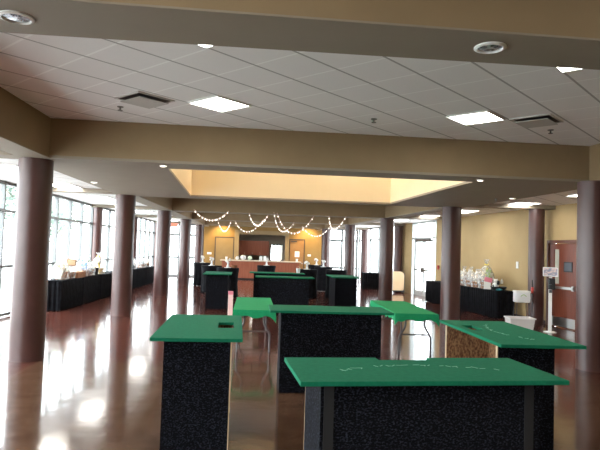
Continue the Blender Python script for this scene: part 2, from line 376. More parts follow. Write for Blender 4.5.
# ------------------------------------------------------------------ lamps
def diamond_light(x, y, label):
    t = thing('ceiling_light', label, 'ceiling light', (x, y, HT), PI/4, 'square tile lights in the raised ceiling')
    s = .27
    f = MB().box(-s-.02, s+.02, -s-.02, -s, -.02, 0).box(-s-.02, s+.02, s, s+.02, -.02, 0).box(-s-.02, -s, -s, s, -.02, 0).box(s, s+.02, -s, s, -.02, 0)
    f.obj('light_frame', white, t); MB().box(-s, s, -s, s, -.012, -.002).obj('diffuser', lamp_m, t)
diamond_light(-.61, 7.36, 'square ceiling light at a slant, left one facing us in the near tiled bay')
diamond_light(2.82, 7.46, 'square ceiling light at a slant beside the right ceiling vent')
diamond_light(-.58, 4.88, 'square ceiling light half hidden by near beam, left of centre')
diamond_light(2.92, 5.03, 'square ceiling light half hidden by near beam, at the right')
for x, y in ((-.6, 1.5), (3.0, 1.5), (-.6, -1.0), (3.0, -1.0), (-.6, -4), (3.0, -4)): 
    s_ = diamond_light(x, y, 'square ceiling light in the bay overhead behind the camera')
for x, y in ((-1.2, 17.7), (2.6, 17.7), (-1.2, 23.5), (2.4, 23.5), (0, 29.5)):
    diamond_light(x, y, 'square ceiling light in the far bays hidden above the beams')
pos = {'left': [(-4.85, 5.2), (-4.85, 8.3), (-4.85, 11.3), (-4.85, 14.2), (-4.85, 17.4), (-4.85, 20.4), (-4.85, 23.6), (-4.85, 27), (-4.85, 30.4)],
       'right': [(7.25, 8.6), (7.0, 11.6), (6.72, 14.6), (6.3, 17.6), (5.98, 20.4), (5.7, 23.6), (5.5, 27)]}
words = ['nearest', 'second', 'third', 'fourth', 'fifth', 'sixth', 'seventh', 'eighth', 'ninth']
for side, lst in pos.items():
    for i, (x, y) in enumerate(lst):
        t = thing('aisle_light', '%s oblong ceiling light along the %s aisle ceiling, counting away from us' % (words[i], side), 'ceiling light', (x, y, HA), 0, 'oblong lights in the aisle ceilings')
        MB().box(-.32, .32, -.62, -.6, -.02, 0).box(-.32, .32, .6, .62, -.02, 0).box(-.32, -.3, -.6, .6, -.02, 0).box(.3, .32, -.6, .6, -.02, 0).obj('light_frame', white, t)
        MB().box(-.3, .3, -.6, .6, -.012, -.002).obj('diffuser', lamp_far, t)
def downlight(x, y, r, label, lit):
    t = thing('downlight', label, 'downlight', (x, y, HS), 0, None)
    MB().lathe([(r, 0), (r, -.008), (r*.82, -.014), (r*.78, -.004), (r*.78, 0)], 32).obj('trim_ring', white, t)
    if lit: MB().lathe([(0, -.003), (r*.78, -.003)], 24).obj('lens', spot_m, t)
    else: MB().lathe([(0, -.010), (r*.45, -.009), (r*.78, -.003)], 24).obj('reflector', lens_off, t)
downlight(-1.43, 3.27, .095, 'unlit recessed downlight with white rim at left in nearest beam', 0)
downlight(1.34, 3.33, .095, 'unlit recessed downlight with white rim at right in nearest beam', 0)
downlight(-1.60, 9.07, .06, 'lit downlight at the left corner of the glowing ceiling recess', 1)
downlight(3.60, 9.26, .06, 'lit downlight at the right corner of the glowing ceiling recess', 1)
downlight(-3.48, 11.88, .07, 'lit downlight in the beam between the two nearest left columns', 1)
downlight(5.36, 11.95, .07, 'lit downlight in the beam between the two nearest right columns', 1)
def vent(x, y, label):
    t = thing('ceiling_vent', label, 'vent', (x, y, HT), PI/4, None)
    s = .27; f = MB()
    f.box(-s, s, -s, -s+.03, -.014, 0).box(-s, s, s-.03, s, -.014, 0).box(-s, -s+.03, -s+.03, s-.03, -.014, 0).box(s-.03, s, -s+.03, s-.03, -.014, 0)
    f.obj('vent_frame', mat('vent_frame_metal', (.60, .585, .56), .5), t)
    MB().box(-s+.055, s-.055, -s+.055, s-.055, -.05, -.042).obj('vent_plate', mat('vent_plate_metal', (.48, .465, .44), .5), t)
    MB().box(-s+.03, s-.03, -s+.03, s-.03, -.004, 0).obj('vent_recess', blackp, t)
vent(-1.56, 7.32, 'square dark-edged ceiling vent left of the left tile light')
vent(3.66, 7.45, 'square dark-edged ceiling vent right of the right tile light')
def sprinkler(x, y, z, label):
    t = MB().lathe([(.045, 0), (.04, -.008), (.012, -.012), (.012, -.045), (.035, -.048), (.03, -.055), (0, -.055)], 16).obj('sprinkler_head', mat('sprinkler_metal', (.2, .19, .18), .4, metal=.6))
    t.location = (x, y, z); tag(t, label, 'sprinkler')
sprinkler(-1.98, 7.79, HT, 'small sprinkler head below the left ceiling vent')
sprinkler(1.5, 7.82, HT, 'small sprinkler head between the two tile lights')
sprinkler(4.14, 7.99, HT, 'small sprinkler head beside the right ceiling vent')
sprinkler(5.1, 12.2, HS, 'small sprinkler head in the beam by the right aisle')
# tubes hidden up in the recess
for i, (y, w) in enumerate(((9.62, 'near'), (14.3, 'far'))):
    for x0 in (-1.2, 1.2):
        t = thing('cove_light', 'warm tube lamp high in the ceiling recess on its %s side, %s half' % (w, 'left' if x0 < 0 else 'right'), 'lamp', (x0, y, 4.55))
        MB().tube([(0, 0, 0), (2, 0, 0)], .03).obj('tube', warm_tube, t)
        MB().box(-.03, 2.03, -.05, .05, .04, .2).obj('housing', white, t)
def area(loc, size, power, col, rot=(0, 0, 0), sy=None):
    d = bpy.data.lights.new('area', 'AREA'); d.energy = power; d.color = col; d.shape = 'RECTANGLE'; d.size = size; d.size_y = sy or size
    o = bpy.data.objects.new('lamp_glow', d); C.objects.link(o); o.location = loc; o.rotation_euler = rot; return o
for x in (-2.4, 2.7):
    d = bpy.data.lights.new('spot', 'SPOT'); d.energy = 130; d.color = (1, .72, .36); d.spot_size = 1.9; d.spot_blend = .7; d.shadow_soft_size = .06
    o = bpy.data.objects.new('wall_washer_glow', d); C.objects.link(o); o.location = (x, 33.75, 3.5); o.rotation_euler = (.25, 0, 0)
    t = thing('wall_washer', 'warm downlight over the %s back door' % ('left' if x < 0 else 'right'), 'downlight', (x, 33.75, HT))
    MB().lathe([(.09, 0), (.09, -.02), (.07, -.02), (.07, 0)], 20).obj('trim_ring', white, t)
t = thing('kitchen_fill_light', 'added unseen ceiling light brightening the kitchen behind the opening', 'ceiling light', (0, 36.2, 2.8))  # unseen light, added to brighten the kitchen cabinets
MB().box(-.62, .62, -.32, .32, -.02, 0).obj('light_frame', white, t); MB().box(-.6, .6, -.3, .3, -.026, -.02).obj('diffuser', lamp_far, t)  # frame and diffuser of the added kitchen fill light
def portal(loc, rot, sx_, sy_):
    o = area(loc, sx_, 1, (1, 1, 1), rot, sy_); o.data.cycles.is_portal = True; o.name = 'window_portal'
portal((XW-.12, (YR+YB)/2, 1.6), (0, -PI/2, 0), 3.2, YB-YR)
portal((WX(30.4)+.2, 30.4, 1.6), (0, PI/2, .095), 3.2, 6.4)
portal((WX(23.9)+.2, 23.9, 1.6), (0, PI/2, .095), 3.2, 2.8)
portal((-4.9, YB+.2, 1.6), (-PI/2, 0, 0), 2.3, 3.2)
portal((4.8, YB+.2, 1.6), (-PI/2, 0, 0), 2.1, 3.2)

# world
w = bpy.data.worlds.new('sky'); bpy.context.scene.world = w; w.use_nodes = True
bg = w.node_tree.nodes['Background']; bg.inputs[0].default_value = (.90, .96, 1, 1); bg.inputs[1].default_value = 5.8

# ------------------------------------------------------------------ casino tables on carpeted pedestals
def booth(label, cx, cy, rz, L=1.66, W=.76, notch=None, hole=None, marks=False, edge=None, posts=False, ins=(.10, .10), thick=.028):
    """long axis = local x, local +y = dealer side (open)"""
    t = thing('gaming_table', label, 'gaming table', (cx, cy, 0), rz, 'green felt gaming tables on black pedestals')
    H = 1.03; m = MB(); z0, z1 = H-thick, H
    if notch:
        a, b2, dd = notch; y = W/2
        pts = [(-L/2, -y), (L/2, -y), (L/2, y), (b2, y), (b2, y-dd), (a, y-dd), (a, y), (-L/2, y)]
        m.prism(pts, z0, z1)
    elif hole:
        a, b2, c, d = hole
        m.box(-L/2, a, -W/2, W/2, z0, z1).box(b2, L/2, -W/2, W/2, z0, z1).box(a, b2, -W/2, c, z0, z1).box(a, b2, d, W/2, z0, z1)
        bmesh.ops.remove_doubles(m.b, verts=m.b.verts, dist=.0005)
    else: m.box(-L/2, L/2, -W/2, W/2, z0, z1)
    m.obj('felt_top', felt, t, 0 if hole else .004)
    if hole or notch:
        a, b2, c, d = hole if hole else (notch[0]-.02, notch[1]+.02, W/2-notch[2]-.02, W/2)
    # pedestal: long panel + two end panels, dealer side open
    x0, x1, y0, y1 = -L/2+.14, L/2-.14, -W/2+ins[0], W/2-ins[1]
    lp = MB().box(x0, x1, y0, y0+.02, 0, z0).obj('front_panel', carpet, t)
    MB().box(x0+.02, x1-.02, y0+.02, y0+.032, .0, z0).obj('inner_lining', osb, lp)
    for s in (0, 1):
        xa = x0 if s == 0 else x1-.02
        ep = MB().box(xa, xa+.02, y0+.02, y1, 0, z0).obj('end_panel', carpet, t)
        xb = x0+.02 if s == 0 else x1-.032
        MB().box(xb, xb+.012, y0+.032, y1, 0, z0).obj('inner_lining', osb, ep)
        xe = x0 if s == 0 else x1-.032
        MB().box(xe, xe+.032, y1, y1+.008, 0, z0).obj('panel_edge', edge or wood_edge, ep)
    if posts:
        for xa in (x0+.02, x1-.10):
            MB().box(xa, xa+.06, y0-.006, y0, 0, z0-.001).obj('seam_strip', mat('worn_black_trim', (.010, .010, .011), .7), lp)
    if marks:
        mk = MB()
        random.seed(3)
        for i in range(26):
            u = -.52+i*.042; yy = .10-.55*u*u+random.uniform(-.01, .01)
            if random.random() < .2: continue
            ang = random.choice((.2, 1.2, -1.1, .9, 0)); ln = random.uniform(.025, .05)
            mk.obox((u, yy, z1+.0008), (ln*1.15, .0055, .0012), Matrix.Rotation(ang, 3, 'Z'))
            if random.random() < .5: mk.obox((u+.01, yy-.012, z1+.0008), (ln*.9, .005, .0012), Matrix.Rotation(ang+1.4, 3, 'Z'))
        pl = mk.obj('printed_layout', mat('faded_print', (.22, .48, .36), .9), t); pl['kind'] = 'stuff'
    return t
booth('long green felt gaming table nearest to us, across the bottom of the view', 1.05, 3.73, math.radians(5), L=1.68, W=.74, notch=(-.18, .20, .085), marks=True, posts=True)
booth('green felt gaming table at right whose open end shows raw strand board', 2.45, 5.65, math.radians(90), L=1.70, W=.76, hole=(.05, .42, .16, .29), marks=True, ins=(.21, .035))
booth('green felt gaming table at left with a small square hole by its right edge', -.55, 5.62, math.radians(-87.5), L=1.68, W=.76, hole=(-.22, .18, .15, .30))
booth('long green felt gaming table across the middle between the two folding tables', .90, 7.48, math.radians(181), L=1.56, W=.76, notch=(-.02, .36, .05))
bpy.data.objects['gaming_table.003'].rotation_euler[2] = math.radians(1)
booth('short end-on green gaming table at far left before the cocktail tables', -1.30, 17.5, math.radians(92), L=1.7, W=.82, edge=carpet)
booth('far green gaming table in the centre, the nearer of the two in a line', .66, 16.15, 0, L=1.64, W=.76)
booth('far green gaming table in the centre, the one half hidden behind the other', .52, 18.9, 0, L=1.80, W=.76)
booth('far end-on green gaming table at right, in front of black cocktail tables', 2.52, 17.6, math.radians(-90), L=1.75, W=.84, edge=carpet)

# ------------------------------------------------------------------ folding tables with green felt
def folding(label, cx, cy, rz, L=2.5, W=.78):
    t = thing('folding_table', label, 'folding table', (cx, cy, 0), rz, 'folding tables under green felt')
    H = .74
    MB().box(-W/2+.02, W/2-.02, -L/2+.02, L/2-.02, H-.05, H-.008).obj('table_top', whitep, t, .008)
    # felt cover with hanging scalloped skirt
    m = MB(); per = []
    N = 26
    cs = [(-W/2, -L/2), (W/2, -L/2), (W/2, L/2), (-W/2, L/2)]
    for i in range(4):
        a_, b_ = Vector(cs[i]), Vector(cs[(i+1) % 4]); kk = int((b_-a_).length/.045)
        for q in range(kk): per.append(a_+(b_-a_)*q/kk)
    top = [m.b.verts.new((p.x, p.y, H)) for p in per]; m.b.faces.new(top)
    r1 = []; r2 = []
    random.seed(int(cx*100))
    for i, p in enumerate(per):
        nn = Vector((p.x/(W/2) if abs(abs(p.x)-W/2) < .001 else 0, p.y/(L/2) if abs(abs(p.y)-L/2) < .001 else 0))
        wv = .012*math.sin(i*1.3)+.008*math.sin(i*2.7); corner = nn.length > 1.2
        dz = .11+.02*math.sin(i*.9)+.02*random.random()+(.09 if corner else 0)
        o1 = p+nn*(.006); o2 = p+nn*(.012+wv)
        r1.append(m.b.verts.new((o1.x, o1.y, H-.03))); r2.append(m.b.verts.new((o2.x, o2.y, H-dz)))
    kk = len(per)
    for A, B in ((top, r1), (r1, r2)):
        for i in range(kk): m.b.faces.new((A[i], A[(i+1) % kk], B[(i+1) % kk], B[i])).smooth = True
    m.obj('felt_cover', feltl, t)
    for sy in (-1, 1):
        y = sy*(L/2-.12)
        for sx_ in (-1, 1):
            # wishbone leg: tube leaves top near centre, bows outward to foot
            pts = []
            for q in range(15):
                u = q/14; z = (H-.06)*(1-u)
                if u < .22: x = .17
                elif u < .6: x = .17+.11*(1-math.cos((u-.22)/.38*PI))/2
                else: x = .28
                pts.append((sx_*x, y, z+.01))
            lg = MB().tube(pts, .019).obj('leg', chrome, t)
            MB().lathe([(.018, 0), (.018, .02), (.013, .03)], 12, (sx_*.28, y, 0)).obj('rubber_foot', blackp, lg)
        br = [(-.17, y, .62)]+[(-.17+.34*q/10, y, .60-.05*math.sin(q/10*PI)+(.05*math.sin(q/10*PI)*2)) for q in range(1, 10)]+[(.17, y, .62)]
        MB().tube(br, .014).tube([(-.262, y, .36), (.262, y, .36)], .015).obj('leg_brace', dark_alu, t)
        MB().tube([(0, y, .60), (0, y-sy*.5, H-.06)], .009).obj('folding_strut', chrome, t)
folding('green-covered folding table at left, right behind the left gaming table', -.12, 11.1, .02, L=2.55, W=.72)
folding('green-covered folding table at right, beyond the middle gaming table', 2.76, 11.12, -.02, L=2.55, W=.76)

# carton standing on the floor
t = thing('carton', 'narrow white and pink carton on the floor behind the left folding table', 'carton', (-.79, 15.3, 0), .1)
MB().box(-.06, .06, -.1, .1, 0, .60).obj('box', mat('pale_pink_card', (.80, .55, .55), .7), t, .004)
MB().box(-.062, .062, -.102, .102, .56, .64).obj('lid', pinkp, t, .004)

# ------------------------------------------------------------------ cocktail tables under black cloths
def centrepiece(x, y, z, label, v):
    t = thing('centrepiece', label, 'centrepiece', (x, y, z), random.random()*3, 'white centrepieces on the cocktail tables')
    MB().lathe([(.13, 0), (.135, .012), (.12, .014)], 20).obj('base_plate', white, t)
    m = MB().lathe([(.05, .014), (.045, .06), (.03, .12), (.045, .18), (.05, .2), (.04, .2)], 14); m.obj('vase', whitep, t)
    m = MB(); random.seed(v)
    for i in range(9):
        a_ = i*2.4; r_ = .03+.07*random.random()
        m.ball((r_*math.cos(a_), r_*math.sin(a_), .22+.09*random.random()), .035, 1, noise=.25)
    m.obj('flower_bunch', mat('white_petals', (.85, .83, .80), .8), t)
def cocktail(x, y, label, cp, v=1, r=.40, H=1.07):
    t = thing('cocktail_table', label, 'cocktail table', (x, y, 0), v*.7, 'black-clothed cocktail tables at the far end')
    MB().lathe([(r-.01, H-.03), (r, H-.02), (r, H-.006), (r-.01, H)], 32).obj('table_top', wood_edge, t)
    MB().lathe([(0, 0.0), (.25, 0.0), (.25, .02), (.04, .05), (.03, H-.03), (0, H-.03)], 16).obj('pedestal', steel, t)
    prof = [(.001, H+.004), (r+.004, H+.004), (r+.012, H-.03), (r-.02, H-.3), (r-.03, .5), (r+.0, .02)]
    MB().lathe(prof, 72, wob=lambda a_, z: 0 if z > H-.1 else .05*(1-z/H)*math.sin(a_*12+v)+.02*math.sin(a_*7)).obj('tablecloth', black_cloth, t)
    if cp: centrepiece(x, y, H+.005, cp, v)
cocktail(-2.75, 26.9, 'black-clothed cocktail table furthest left, beside the left column', 'white flower centrepiece on the furthest left cocktail table', 1)
cocktail(-1.98, 22.9, 'black-clothed cocktail table second from left, partly behind another', 'white flower centrepiece on the second cocktail table from the left', 2)
cocktail(-1.22, 20.9, 'black-clothed cocktail table right behind the short far left gaming table', 'white flower centrepiece beside a wicker bowl on a cocktail table', 3)
cocktail(.22, 25.3, 'black-clothed cocktail table in the centre before the serving counter', 'white flower centrepiece in the centre before the counter', 4)
cocktail(1.72, 21.6, 'black-clothed cocktail table at right end of the far centre gaming table', 'white flower centrepiece on a plate at the right, nearest on that side', 5)
cocktail(2.75, 28.6, 'black-clothed cocktail table furthest back on the right', 'white flower centrepiece furthest back on the right', 6)
cocktail(2.78, 25.6, 'black-clothed cocktail table in the middle of the right cluster', 'white flower centrepiece in the middle of the right cluster', 7)
cocktail(2.88, 21.9, 'bare black-clothed cocktail table beside the far right column', None, 8)
t = thing('wicker_bowl', 'small brown wicker bowl on a cocktail table at far left', 'bowl', (-.98, 20.75, 1.078))
MB().lathe([(.06, 0), (.11, .05), (.12, .09), (.105, .09), (.09, .03), (0, .02)], 20).obj('bowl', wicker, t)
MB().ball((0, 0, .07), .07, 2, (1, 1, .5)).obj('bread_rolls', mat('brown_crust', (.30, .08, .03), .7), t)
t = thing('bucket', 'small white bucket on the back gaming table at its right end', 'bucket', (1.22, 18.95, 1.031))
MB().lathe([(.055, 0), (.07, .15), (.073, .155), (.064, .155), (.05, .01), (0, .01)], 20).obj('pail', whitep, t)
MB().tube([(.07*math.cos(a_), 0, .15-.03+.09*math.sin(a_)) for a_ in [PI*q/10 for q in range(11)]], .004).obj('handle', steel, t)

# ------------------------------------------------------------------ serving counter and kitchen
t = thing('serving_counter', 'long red-brown serving counter with pale top below the kitchen opening', 'counter', (-.05, 33.3, 0))
MB().box(-2.25, 2.25, 0, .9, .08, 1.06).obj('cabinet_body', cabwood, t, .01)
MB().box(-2.2, 2.2, .05, .85, 0, .08).obj('toe_kick', blackp, t)
MB().box(-2.35, 2.35, -.12, .95, 1.06, 1.12).obj('counter_top', mat('pale_stone_top', (.70, .58, .46), .4), t, .01)
t = thing('wall_cabinet', 'row of cherry wall cabinets inside the kitchen', 'cabinet', (-1.6, 37.9, 1.38))
MB().box(0, 2.05, .02, .5, 0, .95).obj('carcass', cabwood, t)
for q in range(4):
    d_ = MB().box(q*.51+.01, q*.51+.5, 0, .02, .01, .94).obj('door', cabwood, t, .004)
    MB().box(q*.51+.44, q*.51+.45, -.02, 0, .05, .2).obj('handle', steel, d_)
t = thing('base_cabinet', 'kitchen base cabinets with a dark worktop behind the opening', 'cabinet', (-3.2, 37.6, 0))
MB().box(0, 3.6, 0, .78, .1, .88).obj('carcass', cabwood, t); MB().box(0, 3.6, -.02, .8, .88, .92).obj('worktop', dgrey, t)
def simple(name, label, cat, mb, m, loc, group=None):
    o = mb.obj(name, m); o.location = loc; return tag(o, label, cat, group)
for i, (x, wd, h_) in enumerate(((-1.42, .20, .27), (-1.08, .32, .36), (-.70, .24, .32))):
    simple('food_bag', ['small white food bag at the left end of the counter stack', 'large white food bag in the middle of the counter row', 'pale green-white food bag at the right of the counter row'][i], 'bag',
           MB().ball((0, 0, h_*.42), h_*.5, 2, (wd/h_*1.1, .8, .80), .03), [whitep, whitep, mat('pale_green_bag', (.62, .74, .58), .6)][i], (x, 33.45, 1.12), 'bags on the serving counter')
for i, x in enumerate((-.05, .18)):
    simple('canister', ['white canister on the counter, the left of two', 'white canister on the counter, the right of two'][i], 'canister', MB().lathe([(.09, 0), (.09, .22), (.07, .25), (.03, .26), (.03, .28), (0, .28)], 20), whitep, (x, 33.5, 1.12), 'canisters on the serving counter')
simple('cup', 'small white cup on the left end of the counter', 'cup', MB().lathe([(.05, 0), (.075, .17), (.065, .17), (.045, .01), (0, .01)], 16), whitep, (-2.05, 33.4, 1.12))
simple('cup', 'small white cup on the right end of the counter', 'cup', MB().lathe([(.05, 0), (.075, .17), (.065, .17), (.045, .01), (0, .01)], 16), whitep, (2.05, 33.4, 1.12))
simple('light_switch', 'white switch plate left of the tan back door', 'light switch', MB().box(-.13, .13, -.012, 0, -.06, .06), whitep, (-3.15, YB, 1.45))
simple('light_switch', 'white switch plate right of the brown back door', 'light switch', MB().box(-.1, .1, -.012, 0, -.06, .06), whitep, (2.86, YB, 1.5))
simple('exit_sign', 'small red lit exit sign over the far left glass doors', 'exit sign', MB().box(-.2, .2, -.03, .03, -.1, .1), exit_m, (-5.2, 33.9, 3.05))

# ------------------------------------------------------------------ string lights
proto_bulb = None
def garland(label, pts, nb=13):
    """pts: list of (x, y, z) anchor, sag point, anchor; parabola through them"""
    global proto_bulb
    a_, s_, b_ = [Vector(p) for p in pts]
    t = thing('string_light', label, 'string light', a_, 0, 'white string lights looped below the beams')
    N = 24; P = []
    for q in range(N+1):
        u = q/N; p = a_.lerp(b_, u); mid = a_.lerp(b_, .5); p = p+(s_-mid)*4*u*(1-u); P.append(p-a_)
    MB().tube(P, .014, 6).obj('wire', wire_m, t)
    for q in range(nb):
        p = P[round((q+.5)*N/nb)]
        if proto_bulb is None:
            o = MB().lathe([(0, -.05), (.017, -.038), (.021, -.02), (.014, 0), (.010, .012), (0, .012)], 10).obj('bulb', bulb_m); proto_bulb = o
        else: o = proto_bulb.copy(); C.objects.link(o)
        o.parent = t; o.location = p
def uat(px, py, y):   # point on the plane Y=y seen at px,py of the 600x450 photograph
    d = fw+rt*((px-300)/F)+up*((225-py)/F); kk = y/d.y
    return (d.x*kk, y, CH+d.z*kk)
yb3, yb4, yb5 = 20.36, 26.16, 31.96
G = [('light string at far left, from the left column to the beam', (194, 209.5), (211, 220), (229, 211), yb3, yb3),
     ('short light string over the tan back door', (218, 221), (224.5, 231), (231, 221), yb4, yb4),
     ('wide light string hanging low left of the kitchen opening top', (235, 221), (248, 231.5), (264, 219), yb4, yb4),
     ('short light string above the middle of the kitchen opening', (249, 213), (257, 225), (268, 215), yb3, yb3),
     ('steep light string dropping deepest right of centre', (274, 212.5), (282, 231), (294, 222.5), yb3, yb4),
     ('wide light string running right of centre over the brown back door', (277, 213), (293, 233), (314, 216), yb3, yb3),
     ('far light string between the brown door and the back right column', (302, 226), (316, 236), (330, 226.5), yb4, yb4),
     ('light string at the far right by the window columns', (329, 216), (334, 229), (346, 216.5), yb3, yb3)]
for lb, p, q, r_, ya, yb_ in G:
    A = Vector(uat(*p, ya)); B = Vector(uat(*r_, yb_)); S = Vector(uat(*q, (ya+yb_)/2))
    A.z = min(A.z, HS+.2); B.z = min(B.z, HS+.2); garland(lb, [A, S, B], 14)

# ------------------------------------------------------------------ skirted display tables
def skirted(label, x0, y0, ax, L, W, group, H=.79):
    """front-near corner at x0,y0; length direction angle ax; table extends to local -x... width W to local +y"""
    t = thing('skirted_table', label, 'table', (x0, y0, 0), ax, group)
    MB().box(.01, L-.01, .01, W-.01, H-.03, H-.004).obj('table_top', black_cloth, t, .004)
    m = MB(); per = []; cs = [(0, 0), (L, 0), (L, W), (0, W)]
    for i in range(4):
        a_, b_ = Vector(cs[i]), Vector(cs[(i+1) % 4]); kk = int((b_-a_).length/.02)
        for q in range(kk): per.append(a_+(b_-a_)*q/kk)
    hi = []; lo = []
    for i, p in enumerate(per):
        c = Vector((L/2, W/2)); nn = Vector((0, 0))
        if abs(p.x) < 1e-4: nn.x = -1
        if abs(p.x-L) < 1e-4: nn.x = 1
        if abs(p.y) < 1e-4: nn.y = -1
        if abs(p.y-W) < 1e-4: nn.y = 1
        w1 = .006*math.sin(i*1.05); w2 = .022*math.sin(i*1.05)+.006*math.sin(i*.31)-.008
        hi.append(m.b.verts.new((p.x+nn.x*w1*.4, p.y+nn.y*w1*.4, H-.004))); lo.append(m.b.verts.new((p.x+nn.x*w2, p.y+nn.y*w2, .012)))
    kk = len(per)
    for i in range(kk): m.b.faces.new((hi[i], hi[(i+1) % kk], lo[(i+1) % kk], lo[i])).smooth = True
    m.obj('pleated_skirt', black_cloth, t)
    MB().box(-.006, L+.006, -.006, W+.006, H-.004, H+.002).obj('cloth_top', black_cloth, t)
    return t
yy = 15.35
for i in range(7):
    w_ = ['first', 'second', 'third', 'fourth', 'fifth', 'sixth', 'last'][i]
    tt = skirted('%s black-skirted table of the left window row, counting away from us' % w_, -5.25, yy, 0, .48, 1.78, 'black-skirted tables along the left windows')
    tt.location.x = -5.20-.48; yy += 1.84
AW = math.atan2(1, -.095)
ux, uy = math.cos(AW), math.sin(AW)
for i in range(3):
    w_ = ['nearest', 'middle', 'furthest'][i]; s = i*1.80
    # near corner against the wall side
    tt = skirted('%s black-skirted table along the right wall' % w_, 7.32+ux*s, 16.1+uy*s, AW, 1.76, .56, 'black-skirted tables along the right wall')

# ------------------------------------------------------------------ raffle baskets
def wrapped(x, y, z, label, s, h, base, items, bow, seed, rz=0, basket=True):
    random.seed(seed); h *= 1.15
    t = thing('gift_basket', label, 'gift basket', (x, y, z), rz)
    bh = h*.28
    if basket:
        MB().lathe([(s*.36, 0), (s*.46, bh), (s*.48, bh+.01), (s*.43, bh), (s*.33, .012), (0, .012)], 20).obj('basket', base, t)
    for i, im in enumerate(items):
        a_ = i*2.1+seed; r_ = s*.2
        c = (r_*math.cos(a_), r_*math.sin(a_), bh+h*.10+.05*(i % 3))
        nm = 'gift'
        if i % 3 == 0: MB().ball(c, s*.20, 2, (1, 1, 1.1), .04).ball((c[0], c[1]-.02, c[2]+s*.26), s*.13, 2).ball((c[0]-s*.1, c[1], c[2]+s*.36), s*.045, 1).ball((c[0]+s*.1, c[1], c[2]+s*.36), s*.045, 1).obj('plush_toy', im, t)
        elif i % 3 == 1: MB().obox((c[0], c[1], c[2]+.04), (s*.32, s*.12, h*.34), Matrix.Rotation(a_, 3, 'Z')).obj('gift_box', im, t)
        else: MB().lathe([(s*.08, 0), (s*.08, h*.26), (s*.03, h*.34), (s*.03, h*.42), (0, h*.42)], 12, (c[0], c[1], c[2]-.04)).obj('bottle', im, t)
    prof = [(s*.50, .01), (s*.56, h*.25), (s*.50, h*.5), (s*.28, h*.72), (s*.07, h*.82), (s*.13, h*.92), (s*.20, h)]
    if seed != 21: MB().lathe(prof, 30, wob=lambda a_, zz: .09*math.sin(a_*7+seed+zz*9)+.06*math.sin(a_*11+zz*17)).obj('cellophane_wrap', cello, t)
    if seed != 21: MB().ball((s*.07, 0, h*.82), s*.09, 1, (1, .6, .7)).ball((-s*.07, 0, h*.82), s*.09, 1, (1, .6, .7)).obj('bow', bow, t)
TL = .792
# left tables
wrapped(-5.45, 15.98, TL, 'clear-wrapped gift basket with cream toy, nearest on the left tables', .38, .62, wicker, [cream, greenp, whitep, paper], whitep, 1)
t = thing('gift_bag', 'tilted white gift bag at the near front corner of the left tables', 'gift bag', (-5.42, 15.56, TL+.035), .1)
MB().obox((0, 0, .13), (.30, .10, .24), Matrix.Rotation(.25, 3, 'Y')).obj('bag', paper, t, .006)
MB().tube([(-.05+.1*q/8, 0, .25+.07*math.sin(PI*q/8)) for q in range(9)], .004).obj('handle', whitep, t)
t = thing('framed_sign', 'brown framed picture on a thin stick over the left baskets', 'sign', (-5.30, 16.27, TL), 0)
MB().tube([(0, 0, 0), (.10, 0, .52)], .008).obj('stick', brownp, t)
MB().obox((.03, 0, .46), (.26, .02, .20), Matrix.Rotation(.1, 3, 'Y')).obj('frame', mat('brown_frame', (.30, .15, .09), .5), t, .004)
MB().obox((.03, -.012, .46), (.20, .006, .14), Matrix.Rotation(.1, 3, 'Y')).obj('picture', tan_w, t)
wrapped(-5.46, 16.56, TL, 'clear-wrapped gift basket with lime green ribbon behind the framed picture', .38, .52, wicker, [cream, greenp, whitep], greenp, 2)
wrapped(-5.45, 17.78, TL, 'clear-wrapped gift with a bright blue card inside', .42, .52, wicker, [whitep, bluep, bluep], bluep, 4)
t = thing('long_basket', 'long low brown wicker basket at the front of the left tables', 'basket', (-5.38, 17.16, TL), 0)
MB().box(-.13, .13, -.36, -.34, .01, .16).box(-.13, .13, .34, .36, .01, .16).box(-.13, -.11, -.34, .34, .01, .16).box(.11, .13, -.34, .34, .01, .16).box(-.13, .13, -.36, .36, 0, .01).obj('tray', wicker, t)
MB().ball((0, -.22, .12), .09, 2, noise=.1).ball((0, 0, .13), .08, 2, noise=.1).ball((.02, .22, .12), .09, 2, noise=.1).obj('wrapped_treats', mat('tan_wrap', (.55, .35, .25), .6), t)
wrapped(-5.45, 18.30, TL, 'clear-wrapped gift basket with pale green filling before the window', .44, .55, wicker, [whitep, greenp, paper], whitep, 6)
simple('black_bin', 'small black bin at the front edge of the left tables', 'bin', MB().lathe([(.11, 0), (.13, .22), (.135, .23), (.12, .23), (.1, .01), (0, .01)], 4), blackp, (-5.36, 18.80, TL))
wrapped(-5.45, 19.5, TL, 'clear-wrapped yellow gift basket just left of the second column', .42, .62, mat('straw_basket', (.62, .42, .16), .8), [yellowp, cream, brownp], yellowp, 8)
wrapped(-5.44, 23.0, TL, 'clear-wrapped gift basket with red card right of the second column', .42, .5, wicker, [whitep, redp, redp, paper], redp, 10)
wrapped(-5.44, 24.3, TL, 'gift basket with dark toy and red bow between the second and third columns', .44, .52, blackp, [brownp, paper, tealp], redp, 11)
wrapped(-5.44, 26.2, TL, 'clear-wrapped gift basket with purple box left of the third column', .40, .5, wicker, [whitep, purplep, purplep, dgrey], purplep, 12)
wrapped(-5.44, 27.4, TL, 'furthest clear-wrapped gift basket on the left tables', .4, .45, wicker, [cream, paper], whitep, 13)
